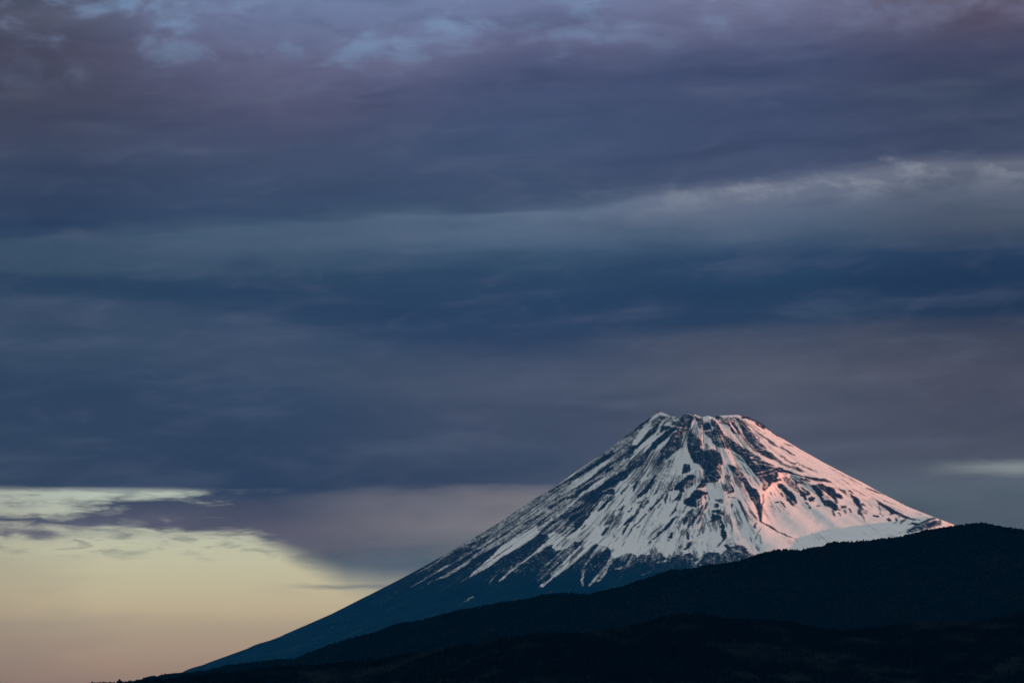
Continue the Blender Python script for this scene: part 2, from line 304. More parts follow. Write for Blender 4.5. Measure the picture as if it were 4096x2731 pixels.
# each line: sheet kind value : numbers.  P = filled outline (x y ...), S = band (x y width ...)
SURVEY = """
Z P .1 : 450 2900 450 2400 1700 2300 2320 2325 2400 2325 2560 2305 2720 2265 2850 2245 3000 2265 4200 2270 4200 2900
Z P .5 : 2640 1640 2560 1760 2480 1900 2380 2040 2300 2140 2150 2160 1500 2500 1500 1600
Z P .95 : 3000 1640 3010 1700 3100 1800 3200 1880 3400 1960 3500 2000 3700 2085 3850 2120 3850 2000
D S .2 : 540 200 30 370 370 70 200 450 90 0 590 90
D S .6 : 400 370 6 200 470 8 0 600 8
D P 1 : 690 100 610 170 440 330 300 520 180 680 150 790 260 760 380 640 470 540 600 420 560 380 560 300 640 200 760 150 900 180 800 110
D P .38 : 560 300 560 390 620 400 740 310 900 190 760 160 640 220
D P .5 : 930 190 1130 180 1150 270 900 300 750 400 850 250
D P .2 : 1210 150 1300 130 1440 170 1400 280 1370 440 1050 400 960 350 1000 290 1150 280 1160 200
D P .25 : 740 370 960 385 1350 450 1330 500 1200 520 1050 470 950 520 850 490 720 600
D P .15 : 720 330 650 380 500 470 370 640 250 760 140 820 0 950 0 1100 130 1000 200 900 420 690 560 590 640 500 700 400
D P .95 : 715 400 650 500 590 570 540 640 420 740 390 840 300 950 230 1010 290 1040 380 960 480 870 560 750 700 630 800 530 930 440 790 500 720 540 720 450
D S .3 : 690 530 25 660 560 20
D P .13 : 950 400 1040 470 1000 520 940 590 850 660 700 790 640 860 560 900 500 1000 480 1050 400 1200 200 1290 0 1480 0 1310 200 1110 370 970 480 870 560 750 700 630 800 540 930 440
D P 1 : 1010 520 940 600 850 680 720 770 650 860 540 1000 480 1060 400 1210 200 1290 0 1490 0 1568 300 1568 450 1400 590 1260 620 1180 730 960 800 820 890 720 920 620
D P .3 : 1200 520 1210 640 1220 800 1100 900 1000 960 900 1080 850 1100 750 1150 640 1200 630 1150 720 1050 740 900 810 810 880 740 900 700 930 640 1000 540 1100 480
D P .1 : 900 680 1090 740 1000 860 880 800
D P .7 : 1030 790 1050 850 1000 920 900 890 960 850
D P .9 : 1330 480 1290 600 1280 760 1310 860 1310 1000 1290 1100 1220 1200 1150 1350 1060 1568 600 1568 640 1400 800 1200 880 1100 1000 1060 1030 960 1120 920 1200 850 1230 700 1210 600 1230 500
D P .68 : 1100 1060 1000 1300 900 1568 600 1568 640 1400 800 1200 880 1100
D P .22 : 1340 470 1380 450 1440 520 1500 600 1600 680 1620 780 1640 880 1780 860 1900 870 1980 960 2040 1050 2030 1190 1920 1230 1950 1350 2000 1450 1940 1530 1900 1568 1600 1568 1640 1400 1640 1300 1560 1200 1440 1150 1400 1080 1350 980 1310 850 1290 760 1300 600
D P .5 : 1600 730 1700 740 1780 830 1640 880 1560 850
D P .08 : 1500 950 1900 900 1980 1000 1900 1180 1800 1300 1640 1250 1560 1100
D P .15 : 1230 1180 1330 1170 1380 1280 1350 1340 1180 1400
D P .9 : 1310 1000 1350 1120 1450 1200 1560 1300 1640 1400 1600 1568 1480 1568 1470 1450 1400 1330 1340 1180 1280 1100
D P .28 : 1800 220 1900 270 2000 420 2080 560 2352 730 2352 800 1900 790 1780 650 1650 530 1640 490 1820 480 1850 420 1780 330
D P .36 : 1500 240 1620 200 1640 350 1600 480 1540 420 1510 330
D P .08 : 1640 330 1740 300 1800 360 1800 460 1640 470
D P .2 : 1370 170 1500 190 1550 240 1500 290 1430 230 1390 300
D P 1 : 1450 190 1430 260 1390 330 1380 440 1420 500 1450 540 1500 600 1620 680 1720 740 1800 850 1900 860 2000 960 2080 1060 2120 1180 2200 1230 2352 1240 2352 1140 2270 1020 2260 960 2130 830 1930 810 1850 770 1780 670 1660 560 1600 540 1450 505 1600 520 1540 440 1490 280
D S .7 : 1640 490 10 1830 480 10
D S .65 : 1800 560 10 2080 600 10
D S .65 : 1830 680 10 2130 660 10
D S .65 : 1900 720 10 2352 740 10
D S .7 : 1950 800 10 2150 790 10
D P 1 : 1860 240 1920 310 2010 430 2100 560 2250 680 2352 740 2352 640 2320 560 2270 500 2200 440 2080 360 1980 300 1900 250
D S .8 : 790 350 10 1000 380 12 1360 440 10
D P .36 : 1830 190 2352 190 2352 500 2250 450 2080 360 1980 300 1900 240
D S .05 : 1880 175 18 1960 190 25 2000 200 20
E P .3 : 0 560 200 560 420 700 560 760 480 800 400 880 100 820 0 740
E S .65 : 0 570 8 200 590 8
E S .6 : 0 690 10 300 660 8
E S .65 : 0 630 8 240 640 8
E P .36 : 150 200 420 200 480 300 600 480 700 620 760 740 600 620 440 540 380 420 300 330 160 260
E P 1 : 60 260 170 430 280 580 420 690 560 760 700 840 820 950 940 1010 1050 1090 1200 1150 1300 1230 1450 1240 1600 1290 1700 1330 1900 1380 1700 1270 1500 1160 1300 1130 1180 1080 1000 960 900 870 800 800 720 740 600 600 440 520 380 420 250 340 150 270
E S .95 : 370 330 20 450 430 40 560 560 40 700 700 30
E S .9 : 450 230 20 520 350 50 600 450 60 640 600 40 760 740 20
E S .1 : 390 430 30 440 530 20
E S .1 : 420 330 40 500 440 30 560 560 15
E S .12 : 540 240 60 600 380 50 640 480 50 720 620 50 800 720 110 900 850 100 1050 930 120 1200 1000 120 1330 1080 60 1400 1130 20
E S .8 : 880 870 8 1000 880 10 1170 880 6
E S .75 : 760 740 12 860 830 14
E P .40 : 560 250 640 260 760 420 860 560 1000 720 1130 860 1010 830 850 690 700 560 620 420
E P .42 : 1170 960 1330 1040 1500 1150 1400 1150 1250 1060
E S .2 : 1100 620 20 1250 760 40 1370 820 10
E S .15 : 1420 820 20 1560 900 30 1720 1000 20
E S .25 : 760 460 15 900 600 20
E S .4 : 1000 560 30 1150 660 30 1300 740 30
E S .12 : 900 330 40 1060 420 40 1100 440 10
E S .3 : 1480 740 12 1700 810 20
E S .3 : 640 270 12 900 420 12 1100 540 8
E S .3 : 700 330 10 900 480 10 1040 650 8
E S .05 : 620 205 40 730 205 50 860 265 40 1000 325 40 1150 425 40 1340 565 40 1450 620 20 1600 685 10
E S .3 : 1440 1010 15 1520 1040 15
E S .3 : 1500 1080 15 1700 1170 30 1810 1150 10
E P .42 : 1350 1150 1500 1170 1800 1250 1950 1350 1850 1350 1600 1260
E P .12 : 400 780 480 760 700 840 820 950 960 1010 1060 1100 1230 1180 1300 1220 1450 1250 1500 1290 1380 1330 1370 1450 1200 1540 1180 1568 1010 1568 960 1450 880 1380 760 1240 690 1150 600 1050 500 960 430 900 380 880
E P .45 : 430 960 560 980 700 1150 640 1150 520 1080
E S .8 : 510 980 30 600 1040 40 700 1160 15
E S .8 : 450 800 10 620 790 10
E S .8 : 440 770 8 560 755 8
E S .8 : 360 880 12 620 840 10 690 840 10
E S .8 : 490 910 12 690 940 12 860 980 12
E S .8 : 790 1040 12 920 990 10
E S .8 : 790 1040 12 990 1080 10
E S .85 : 850 1135 12 990 1100 12 1120 1090 12
E S .85 : 850 1135 12 1050 1185 14 1330 1240 14
E S .7 : 750 1190 10 1000 1190 8
E S .8 : 900 1365 12 1100 1330 12 1370 1240 12
E S .75 : 950 1430 12 1180 1400 12 1460 1290 10
E S .7 : 900 1250 10 980 1340 10
E P 1 : 0 740 100 820 300 860 370 920 420 1000 560 1150 680 1200 780 1270 880 1390 960 1470 1010 1568 760 1568 650 1400 590 1250 480 1200 370 1180 290 1100 230 980 60 880 0 850
E P .3 : 300 1170 400 1200 600 1260 640 1390 740 1530 760 1568 620 1568 520 1430 430 1340 380 1300
E P .95 : 100 1230 200 1230 330 1260 380 1310 370 1400 380 1568 130 1568 170 1480 190 1350
E S .35 : 120 1260 50 150 1300 50
E S .3 : 270 1400 40 300 1500 50 350 1568 60
E P 1 : 400 1340 440 1350 520 1480 580 1568 390 1568
H P 1 : 590 210 640 220 900 260 1250 470 1760 550 2352 720 2352 1500 900 1568 700 1490 500 1390 280 1250 220 1060 240 860 280 630 400 500 460 420 640 400 600 290
H P .1 : 580 190 700 140 820 160 960 230 1100 270 1300 300 1400 320 1550 330 1730 410 1550 395 1300 365 1100 295 950 255 800 220 640 205
H P .2 : 130 220 300 200 500 100 600 90 680 130 590 200 590 290 560 350 460 400 400 440 300 400 240 300 130 280
H S .8 : 130 215 10 300 185 12 580 85 12
H S .7 : 160 290 10 420 240 12 640 140 10
H P .45 : 240 300 400 440 280 600 250 560 280 480 230 380
H S .05 : 640 350 50 540 380 50 450 400 40 380 500 25 300 590 20
H P .05 : 570 440 640 420 740 490 800 560 880 600 960 720 1000 860 960 860 860 770 760 680 650 540 590 530
H P .1 : 740 700 860 800 940 890 920 910 850 880 770 780
H P .52 : 670 300 760 280 950 330 1010 420 1040 560 1010 640 900 560 740 420
H P .1 : 940 400 1000 380 1110 430 1070 440 1010 420 980 470 930 440
H P .15 : 1020 560 1130 600 1200 640 1280 660 1240 680 1170 690 1200 760 1150 790 1100 720 1030 660
H P .1 : 1280 700 1360 720 1340 810 1250 820 1210 760
H P .2 : 1150 790 1200 830 1280 930 1270 970 1210 960 1240 900 1180 850
H P .2 : 1020 470 1100 520 1230 600 1280 670 1200 640 1100 560
H P .03 : 1250 470 1370 460 1440 520 1520 590 1560 680 1500 720 1560 760 1480 800 1400 640 1330 560
H P .12 : 1390 440 1520 440 1650 510 1760 560 1800 640 1880 640 1950 740 1900 760 1800 740 1860 850 1800 840 1700 720 1560 600 1450 520
H S .7 : 1530 620 40 1600 700 40 1680 750 20
H P .1 : 1480 790 1600 770 1700 790 1830 880 1850 960 1900 980 1850 1000 1760 1010 1650 920 1560 900
H P .15 : 1900 900 2030 910 2020 940 1900 960
H S .1 : 1730 1020 40 1770 1110 20
H S .2 : 1850 1040 40 1890 1110 20
H S .2 : 1980 1000 50 1990 1050 30
H S .2 : 2070 960 30 2110 1040 20
H P .1 : 1860 540 1990 570 2010 600 1860 565
H S .15 : 1950 610 30 2010 650 20
H S .25 : 2080 590 30 2150 640 20
H P .15 : 2110 680 2200 700 2310 780 2300 830 2352 890 2352 1080 2260 1080 2250 1000 2290 940 2200 850 2160 780
H S .3 : 430 620 30 460 670 15
H S .25 : 500 640 20 550 690 20
H S .2 : 650 640 30 690 690 30
H S .35 : 380 700 10 450 850 20 540 970 10
H S .15 : 530 830 20 640 810 20 700 870 50 740 940 20
H S .3 : 560 900 10 650 1040 25
H S .4 : 770 880 10 820 920 10
H S .4 : 490 1070 8 540 1130 16
H S .3 : 1390 900 20 1460 900 20
H S .25 : 275 650 15 290 780 30 250 880 8 250 1000 8
H P .2 : 1040 320 1180 330 1300 410 1180 390 1060 345
H P .15 : 1380 440 1560 480 1760 530 1780 550 1600 510 1400 470
H S .3 : 700 240 14 780 245 14
H S .3 : 850 270 12 1000 330 14 1200 480 10
H P .13 : 0 480 130 550 190 640 230 840 230 960 220 1060 250 1200 280 1260 240 1270 190 1160 140 1000 100 880 60 800 0 650
H S .05 : 280 1260 25 400 1330 25 490 1370 35 560 1430 12 700 1490 12 880 1560 20
H S .3 : 900 1565 16 1000 1620 12
H S .4 : 1100 80 20 1250 130 20 1400 190 10
H S .45 : 1030 40 20 1120 60 20
H P .45 : 860 90 1000 120 1170 200 1060 190
H S .4 : 1650 100 10 1900 230 14 2352 470 8
H S .4 : 1920 350 10 2060 440 14
I S .35 : 50 30 8 200 110 10 330 170 8
I S .38 : 330 0 15 560 90 25 760 160 10
I S .42 : 700 270 8 960 350 10
I S .45 : 1050 320 8 1300 420 8 1500 560 8
I P .12 : 0 100 60 160 220 270 190 330 290 450 220 450 210 550 160 550 180 420 90 310 60 240 20 180
I S .3 : 240 570 40 290 640 20 310 720 8
I P .55 : 220 440 360 470 350 540 250 530
I S .3 : 250 330 40 310 380 20
I P .04 : 440 200 600 270 720 350 860 430 1000 500 1140 570 1300 640 1520 690 1350 670 1180 640 1050 590 950 550 860 560 800 590 850 540 820 480 740 440 620 350 560 270
I S .4 : 380 290 10 470 430 10
I S .35 : 590 300 20 620 420 20 640 540 20 700 600 20
I S .3 : 480 580 30 590 600 40
I P .1 : 760 660 820 630 860 680 820 710
I S .2 : 960 660 50 980 680 40
I S .3 : 900 750 20 970 720 20
I S .2 : 1050 750 20 1080 700 50 1180 650 30
I S .25 : 1020 570 40 1030 620 15
I P .06 : 1280 710 1450 740 1620 650 1740 620 1810 640 1720 670 1560 730 1440 780 1370 790 1300 760
I S .35 : 1200 770 10 1290 740 20
I P .45 : 1180 940 1250 870 1400 800 1550 740 1750 690 1850 680 1900 700 1900 790 1700 830 1450 900 1270 940
I S .15 : 1200 930 40 1350 820 50
I S .15 : 1630 800 70 1780 720 70
I S .15 : 1480 860 50 1530 820 40
I S .15 : 1870 660 20 1880 720 30
I S .45 : 950 980 6 1350 810 10
G P .03 : 790 0 930 0 950 50 900 90 770 120 730 200 700 280 720 350 640 370 600 310 520 310 500 270 560 190 700 80
G P .45 : 760 130 920 90 930 200 760 280 700 280 730 200
G P .15 : 400 320 480 260 490 320 420 350
G S .3 : 660 350 50 600 480 90 540 500 40 450 570 10
G S .1 : 600 540 15 550 650 15 530 720 50 470 800 40 400 850 10
G S .05 : 560 870 40 490 920 40 400 1030 70 350 1090 60 250 1170 40 150 1260 35 80 1330 40
G P .04 : 495 1185 465 1330 370 1310 420 1230
G S .35 : 370 1340 20 430 1370 20
G P .12 : 1130 0 1300 0 1470 60 1400 140 1300 130 1180 180 1180 230 980 280 940 310 1040 170 1080 90
G S .7 : 1190 50 12 1270 130 12
G S .7 : 1290 10 12 1410 100 12
G S .7 : 1010 290 10 1180 220 10
G P .07 : 930 310 1010 290 1130 340 1220 360 1180 400 1100 420 1070 480 1080 580 960 660 850 660 780 640 740 700 680 820 700 740 760 620 700 600 710 520 850 440 870 370
G P .45 : 950 500 1080 480 1080 600 960 680
G S .8 : 1010 290 14 1160 310 14 1300 350 10
G S .1 : 1150 400 20 1160 490 25
G S .1 : 1210 400 15 1245 470 15 1230 520 15
G P .38 : 800 760 900 700 920 740 880 850 860 940 770 1010 700 1040 660 920 720 870
G S .1 : 820 800 60 890 710 30
G S .15 : 1100 620 15 1060 740 40 960 870 70 880 980 80 800 1060 40 770 1130 20
G S .35 : 1200 580 70 1150 700 60 1080 840 40 1010 980 40 960 1060 30
G S .25 : 740 1130 40 770 1200 60 790 1260 60 790 1340 40
G S .07 : 860 1390 10 830 1440 70 790 1500 60 720 1550 30
G P .4 : 1550 0 1690 0 1700 200 1750 280 1760 370 1680 370 1600 330 1500 280 1510 190 1600 150 1560 60
G S .1 : 1640 380 20 1740 330 60 1740 280 30
G P .35 : 1360 500 1520 490 1540 590 1450 570 1360 520
G P .2 : 1350 590 1440 590 1460 660 1340 690
G P .13 : 1310 720 1480 710 1480 770 1550 720 1570 850 1500 830 1290 790 1270 750
G P .03 : 1270 800 1500 850 1500 920 1380 960 1220 990 1290 930
G S .9 : 1240 780 12 1380 810 14 1530 860 14
G S .8 : 1300 720 8 1450 690 8
G P .07 : 1440 960 1520 950 1560 1040 1570 1170 1600 1180 1610 1290 1540 1360 1460 1470 1400 1520 1440 1430 1530 1330 1480 1250 1480 1180 1510 1100 1440 1100 1490 1020
G S .1 : 1720 610 50 1720 690 10
G S .2 : 1830 490 20 1880 570 40 1920 680 50 1950 740 30 1980 790 30 2020 870 15
G S .4 : 1640 450 20 1800 470 20
G S .45 : 1600 600 8 1700 560 8
G P .1 : 1850 0 1960 90 2050 150 2090 190 2160 260 2290 370 2270 400 2320 540 2320 700 2352 760 2352 1010 2300 960 2250 820 2220 680 2200 610 2140 550 2070 450 2060 400 2000 320 1970 230 1940 160 1880 90
G P .35 : 2070 430 2270 480 2310 600 2160 590 2150 500
G S .1 : 2230 980 10 2190 1080 50
G S .35 : 2310 1100 10 2220 1280 20 2180 1400 10
G S .3 : 2290 1250 20 2330 1440 20
G S .45 : 2100 1180 8 2110 1300 8
G S .05 : 1580 1470 40 1620 1500 50
G S .3 : 1680 1430 20 1800 1430 20
G P .4 : 1700 1500 1800 1460 1920 1460 2000 1520 2100 1568 1720 1568
G P .7 : 150 0 780 0 560 190 400 320 370 400 150 300 0 420 0 200
G S .08 : 120 0 30 40 120 90 0 250 60
G S .2 : 510 50 10 430 180 15 380 320 12
G S .08 : 300 390 15 200 500 30 120 600 25 0 720 40
G S .12 : 370 400 25 330 500 50 310 590 10
G S .3 : 230 600 20 150 690 10
G S .2 : 140 330 50 60 430 20
F P .08 : 1650 250 1870 180 2060 90 2000 250 1860 360 1720 430 1600 580 1450 670 1380 760 1330 800 1360 850 1340 960 1280 920 1100 920 1000 1080 880 1130 700 1120 740 1060 560 1110 700 960 850 860 1060 740 1200 600 1350 560 1500 440 1600 390
F S .85 : 1100 860 20 1250 790 25 1340 790 15
F S .8 : 2000 120 20 1850 200 15 1700 300 12 1560 430 8
F P .45 : 1100 920 1340 960 1250 1050 1160 1180 1000 1270 1080 1150 1180 1070 1030 1100
F S .12 : 1340 980 50 1200 1080 40 1120 1170 70 1020 1250 50
F P 1 : 2100 100 2150 100 2230 200 2180 350 2050 480 1960 620 1960 760 1840 920 1700 1100 1500 1130 1300 1400 1150 1568 700 1568 760 1440 860 1300 1000 1290 1160 1200 1350 970 1360 830 1500 700 1620 560 1720 430 1860 350 1980 300 2050 150
F S .1 : 1010 1110 10 880 1240 30 780 1340 60 700 1430 80 640 1500 80 560 1568 120
F P .15 : 1860 600 1880 620 1830 740 1760 870 1730 890 1740 760 1790 660
F S .15 : 1640 730 20 1560 820 40 1480 920 30
F S .3 : 1870 550 40 1780 590 8 1690 700 10
F S .3 : 1900 400 8 1770 460 6
F P .05 : 2120 620 2180 660 2130 760 2000 900 1900 980 1830 1010 1800 1000 1860 900 2000 760 2080 650
F S .15 : 1800 1010 20 1690 1150 15
F S .2 : 1975 670 8 1960 760 15 1860 890 8
F P .3 : 2030 560 2050 490 2120 440 2060 540
F P .12 : 2200 290 2330 90 2352 60 2352 250 2250 330
F S .2 : 1550 1150 20 1490 1230 40 1390 1260 8
F S .2 : 1500 1250 15 1440 1350 20
F S .2 : 1720 1210 20 1640 1290 20
F S .3 : 1550 1300 30 1450 1400 15
F S .3 : 1340 1360 30 1290 1460 60 1180 1530 30
F S .1 : 1860 1240 30 1800 1360 60 1700 1450 60 1560 1550 30
F S .4 : 2020 980 40 1930 1080 60 1830 1100 30
F S .4 : 2050 1060 60 1930 1210 40
F S .08 : 2352 970 40 2250 1080 40 2130 1220 30 2060 1280 15
F S .15 : 2010 1330 20 1900 1450 15 1790 1568 15
F S .25 : 2230 850 40 2140 960 15
F S .3 : 2330 1120 20 2250 1210 10
F P .9 : 1190 560 1130 640 1000 720 880 830 700 960 500 1110 450 1120 600 960 560 930 700 850 850 760 950 660 1080 590
F P .9 : 1060 270 1150 240 1300 150 1160 290 1000 420 850 570 600 740 450 850 300 930 200 960 330 830 430 700 560 600 700 560 760 480 900 390
F S .15 : 1300 50 80 1100 200 90 800 390 80 640 490 70 450 600 60 250 690 40 0 860 50
F S .85 : 1000 150 12 750 310 15 620 400 25 420 560 25 200 690 15 0 815 14
F S .1 : 1110 60 20 820 220 20 740 270 40 600 380 30 400 530 15 180 680 15 0 795 12
F S .2 : 1600 60 60 1450 200 60 1300 280 50 1150 380 40 1000 500 40 850 600 40 600 760 30 400 870 30 100 1050 25
F S .1 : 1300 370 60 1180 440 50
F S .15 : 1100 560 20 900 680 60 760 780 80 600 880 70 500 960 70 300 1010 40 0 1190 60
F S .2 : 560 1120 60 420 1220 60 250 1350 40 50 1420 30
F S .15 : 740 1150 80 560 1230 70 400 1320 60 200 1430 50 0 1540 50
F S .2 : 700 1300 60 500 1420 90 350 1540 80
F S .85 : 480 1080 20 250 1240 25 0 1400 30
F S .8 : 650 1060 15 400 1230 15 130 1400 20
J P 1 : 1300 0 1360 0 1500 300 1800 500 2352 500 2352 860 2060 870 1960 930 1800 960 1740 720 1545 660 1230 620 1030 600 880 740 640 790 500 790 600 650 620 620 500 520 450 440 600 400 850 520 1100 340
J S .1 : 1340 20 60 1240 150 50 1170 250 60 1080 330 50 960 420 30 850 520 15
J S .3 : 1270 260 30 1190 350 20
J S .3 : 1200 440 30 1130 480 15
J S .1 : 1250 0 40 1050 70 90 940 130 60
J S .25 : 950 200 60 800 380 40 700 460 30 590 560 12
J S .2 : 900 60 60 700 130 50 540 250 40 300 420 15
J S .25 : 450 90 50 330 200 60 200 330 30
J S .2 : 400 0 30 200 120 50 0 230 50
J S .2 : 1840 60 25 1800 200 50 1700 220 20
J S .15 : 2352 20 30 2180 130 50 2070 240 30
J S .2 : 1750 280 20 1700 360 70 1620 460 40
J S .3 : 2130 270 60 2060 380 50 2040 450 30
J S .25 : 2300 230 12 2200 360 20 2130 500 8
J S .25 : 2100 600 15 2020 700 15
J S .3 : 1860 470 20 1870 500 20
J S .35 : 2000 200 20 1900 330 25
J S .4 : 1550 620 12 1750 480 10 1850 420 8
J S .4 : 1620 190 8 1560 240 8
J S .4 : 1500 430 6 1450 510 6
J P .12 : 0 630 160 530 300 440 450 440 500 500 420 630 280 740 170 840 0 980
J P .8 : 500 520 620 620 450 690 330 780 200 860 80 950 0 1010 0 970 180 840 280 730 430 620
J P .1 : 200 870 330 790 470 690 600 650 560 720 640 790 760 790 880 740 1000 680 1030 600 1150 600 1220 570 1200 650 1090 750 960 880 800 1030 650 1180 540 1250 540 1330 600 1370 480 1480 350 1568 0 1568 0 1010
J P .38 : 520 760 640 800 760 800 880 760 1000 700 1090 750 960 880 820 1000 700 1080 760 960 640 870
J P .28 : 420 1000 700 900 760 1000 540 1200 480 1380 300 1500 100 1500 250 1250
J P .95 : 1230 600 1480 640 1400 740 1290 850 1190 910 1080 1020 900 1150 780 1250 680 1330 560 1400 440 1500 380 1568 280 1568 360 1500 480 1420 560 1340 540 1260 660 1170 800 1030 960 880 1100 740
J P .08 : 1490 640 1545 660 1480 760 1400 850 1350 930 1290 1040 1230 1100 1200 1150 1180 1300 1180 1400 1200 1568 400 1568 560 1400 780 1250 900 1150 1080 1010 1190 900 1300 820 1400 710
J P .75 : 1545 660 1600 700 1740 720 1560 840 1430 930 1350 1020 1270 1110 1240 1250 1215 1370 1220 1540 1190 1568 1170 1400 1190 1180 1300 1050 1330 960 1390 870 1480 770
J P .12 : 1745 720 1800 800 1800 900 1740 1000 1690 1110 1600 1200 1480 1320 1350 1480 1310 1568 1220 1568 1220 1380 1250 1200 1280 1100 1430 940 1560 840
J P .62 : 1810 900 1850 960 1760 1080 1700 1180 1680 1290 1560 1400 1450 1460 1320 1560 1340 1490 1490 1310 1640 1180 1720 1050
J P .12 : 1850 960 1960 930 2060 870 2200 850 2320 870 2300 960 2352 1000 2352 1568 1320 1568 1560 1410 1700 1280 1720 1180 1800 1060
J P .35 : 1960 930 2060 870 2200 850 2320 870 2300 960 2200 1060 2000 1000
J S .5 : 1880 1180 40 2050 1150 50 2230 1150 40 2350 1100 30
K P .2 : 0 1120 120 1110 230 1140 240 1200 330 1130 380 1110 370 1180 450 1170 560 1170 690 1110 760 1080 790 1180 880 1200 950 1210 1050 1140 1200 1150 1350 1100 1420 1140 1440 1190 1520 1220 1600 1180 1700 1100 1850 1090 1950 1090 2050 1150 2100 1100 2200 1070 2300 1050 2352 930 2352 1400 1400 1520 960 1530 500 1700 0 1700
K P .38 : 0 1120 230 1140 200 1300 120 1400 0 1400
K P .35 : 330 1150 790 1120 790 1180 600 1260 350 1300 200 1320
K P .05 : 150 1420 350 1330 560 1290 900 1280 1200 1250 1400 1330 1400 1450 700 1568 0 1700 0 1500
K S .55 : 150 1350 30 200 1240 15
K S .65 : 680 1300 40 760 1300 60 860 1260 40
K S .55 : 1290 1210 60 1400 1240 40
K S .8 : 1470 1360 20 1550 1240 30 1640 1170 20
K S .5 : 1740 1280 20 1850 1220 30
K S .4 : 350 1568 20 560 1500 20
K S .95 : 2080 880 40 2000 980 40 1950 1060 40
K S .07 : 2130 960 80 2180 1010 20
K S .8 : 2180 980 20 2270 1020 40
K S .05 : 720 10 40 600 120 30 500 220 15
K S .12 : 450 290 20 300 440 12 150 590 25 40 760 8
K S .15 : 150 160 25 60 240 20
K S .08 : 270 250 40 200 340 60 100 400 40 0 480 30
K S .4 : 350 100 60 250 230 50
K S .25 : 240 590 20 330 520 8
K S .3 : 830 490 10 600 660 20 480 790 25
K S .15 : 530 870 30 500 890 20
K S .4 : 890 960 6 840 1090 6
K S .2 : 70 490 30 0 620 30
K S .35 : 1170 950 30 1130 1000 20
K S .4 : 1560 710 20 1510 740 20
K S .4 : 1400 740 20 1410 800 15
L P .1 : -4000 3000 -4000 800 0 800 500 530 720 400 900 360 1060 330 1350 190 1500 210 1300 330 1000 500 1300 520 1600 400 1560 500 1300 740 1000 1010 900 1120 1150 980 1450 800 1700 600 2000 440 2352 220 2352 340 2300 460 2180 600 2352 600 2352 3000
J P .12 : 0 630 160 530 300 440 450 440 500 500 420 630 280 740 170 840 0 980
L P .5 : 1060 330 1350 190 1500 210 1300 330 1000 500 950 470
L P .2 : 900 340 1060 330 1350 190 1400 180 1250 330 1000 450 700 600 700 520
L S .65 : 1050 290 60 850 390 30 700 480 25 420 640 45 250 760 40 100 860 25 0 915 20 -200 1010 10
L S .55 : 1600 330 70 1300 500 70 1100 600 60 950 720 50 800 830 60 600 960 60 430 1070 50 300 1110 20 50 1240 15
L S .42 : 1500 250 60 1250 370 50 1000 530 50 800 640 50 650 750 40 450 860 40 250 980 30 0 1130 20 -300 1300 10
L P .9 : 1600 430 2352 0 2352 210 2000 440 1740 590 1620 650 1430 800 1280 900 1100 1000 930 1100 900 1120 1000 1000 1180 830 1400 640 1540 490
L S .35 : 1800 430 20 1560 600 20 1450 680 20
L S .45 : 900 1110 15 750 1200 8
L S .62 : 2352 540 60 2150 690 50 1950 820 45 1850 900 40 1740 1000 50 1620 1130 40 1550 1180 15
L S .35 : 1520 1010 12 1430 1090 20 1370 1190 40 1350 1240 30
L S .5 : 1000 1500 20 900 1568 40 800 1620 10
L S .3 : 880 470 15 800 500 15
L S .35 : 600 640 15 540 670 15
Z P .33 : 2870 2235 2905 2195 2940 2183 2975 2190 3002 2212 3030 2245 3070 2300 2860 2300
Z S .6 : 2930 2195 6 2985 2215 6 3010 2240 6
J S .95 : 0 560 60 150 450 40 300 380 30
"""
U0, V0, NU, NV, STEP = 500, 1620, 1650, 560, 2.0
gu, gv = np.meshgrid(U0+STEP*np.arange(NU), V0+STEP*np.arange(NV))
def paint_survey():
    A = np.full(gu.shape, .95)
    for line in SURVEY.strip().splitlines():
        head, nums = line.split(':'); sh, kind, val = head.split(); val = float(val)
        ox, oy, s = SHEET[sh]; n = np.array([float(t) for t in nums.split()])
        if kind == 'P':
            p = n.reshape(-1,2)/s + [ox,oy]; pad = 2
        else:
            q = n.reshape(-1,3); p = q[:,:2]/s + [ox,oy]; w = q[:,2]/s/2; pad = w.max()+2
        a0 = max(0, int((p[:,0].min()-pad-U0)/STEP)); a1 = min(NU, int((p[:,0].max()+pad-U0)/STEP)+2)
        b0 = max(0, int((p[:,1].min()-pad-V0)/STEP)); b1 = min(NV, int((p[:,1].max()+pad-V0)/STEP)+2)
        if a1 <= a0 or b1 <= b0: continue
        X = gu[b0:b1,a0:a1]; Y = gv[b0:b1,a0:a1]
        if kind == 'P':
            ins = np.zeros(X.shape, bool); k = len(p)
            for i in range(k):
                x0,y0 = p[i]; x1,y1 = p[(i+1)%k]
                if y0 == y1: continue
                ins ^= ((Y >= min(y0,y1)) & (Y < max(y0,y1)) & (X < x0+(Y-y0)*(x1-x0)/(y1-y0)))
            c = ins.astype(float)
        else:
            c = np.zeros(X.shape)
            for i in range(len(p)-1):
                d = p[i+1]-p[i]; L2 = max((d*d).sum(), 1e-6)
                t = np.clip(((X-p[i,0])*d[0]+(Y-p[i,1])*d[1])/L2, 0, 1)
                dist = np.hypot(X-p[i,0]-t*d[0], Y-p[i,1]-t*d[1])
                c = np.maximum(c, np.clip((w[i]+t*(w[i+1]-w[i])-dist)/STEP+.6, 0, 1))
        A[b0:b1,a0:a1] += (val-A[b0:b1,a0:a1])*c
    return A
def bil(A, u, v):
    x = np.clip((u-U0)/STEP, 0, NU-1.001); y = np.clip((v-V0)/STEP, 0, NV-1.001)
    i = x.astype(int); j = y.astype(int); fx = x-i; fy = y-j
    return (A[j,i]*(1-fx)+A[j,i+1]*fx)*(1-fy)+(A[j+1,i]*(1-fx)+A[j+1,i+1]*fx)*fy
survey = gblur(paint_survey(), .6)
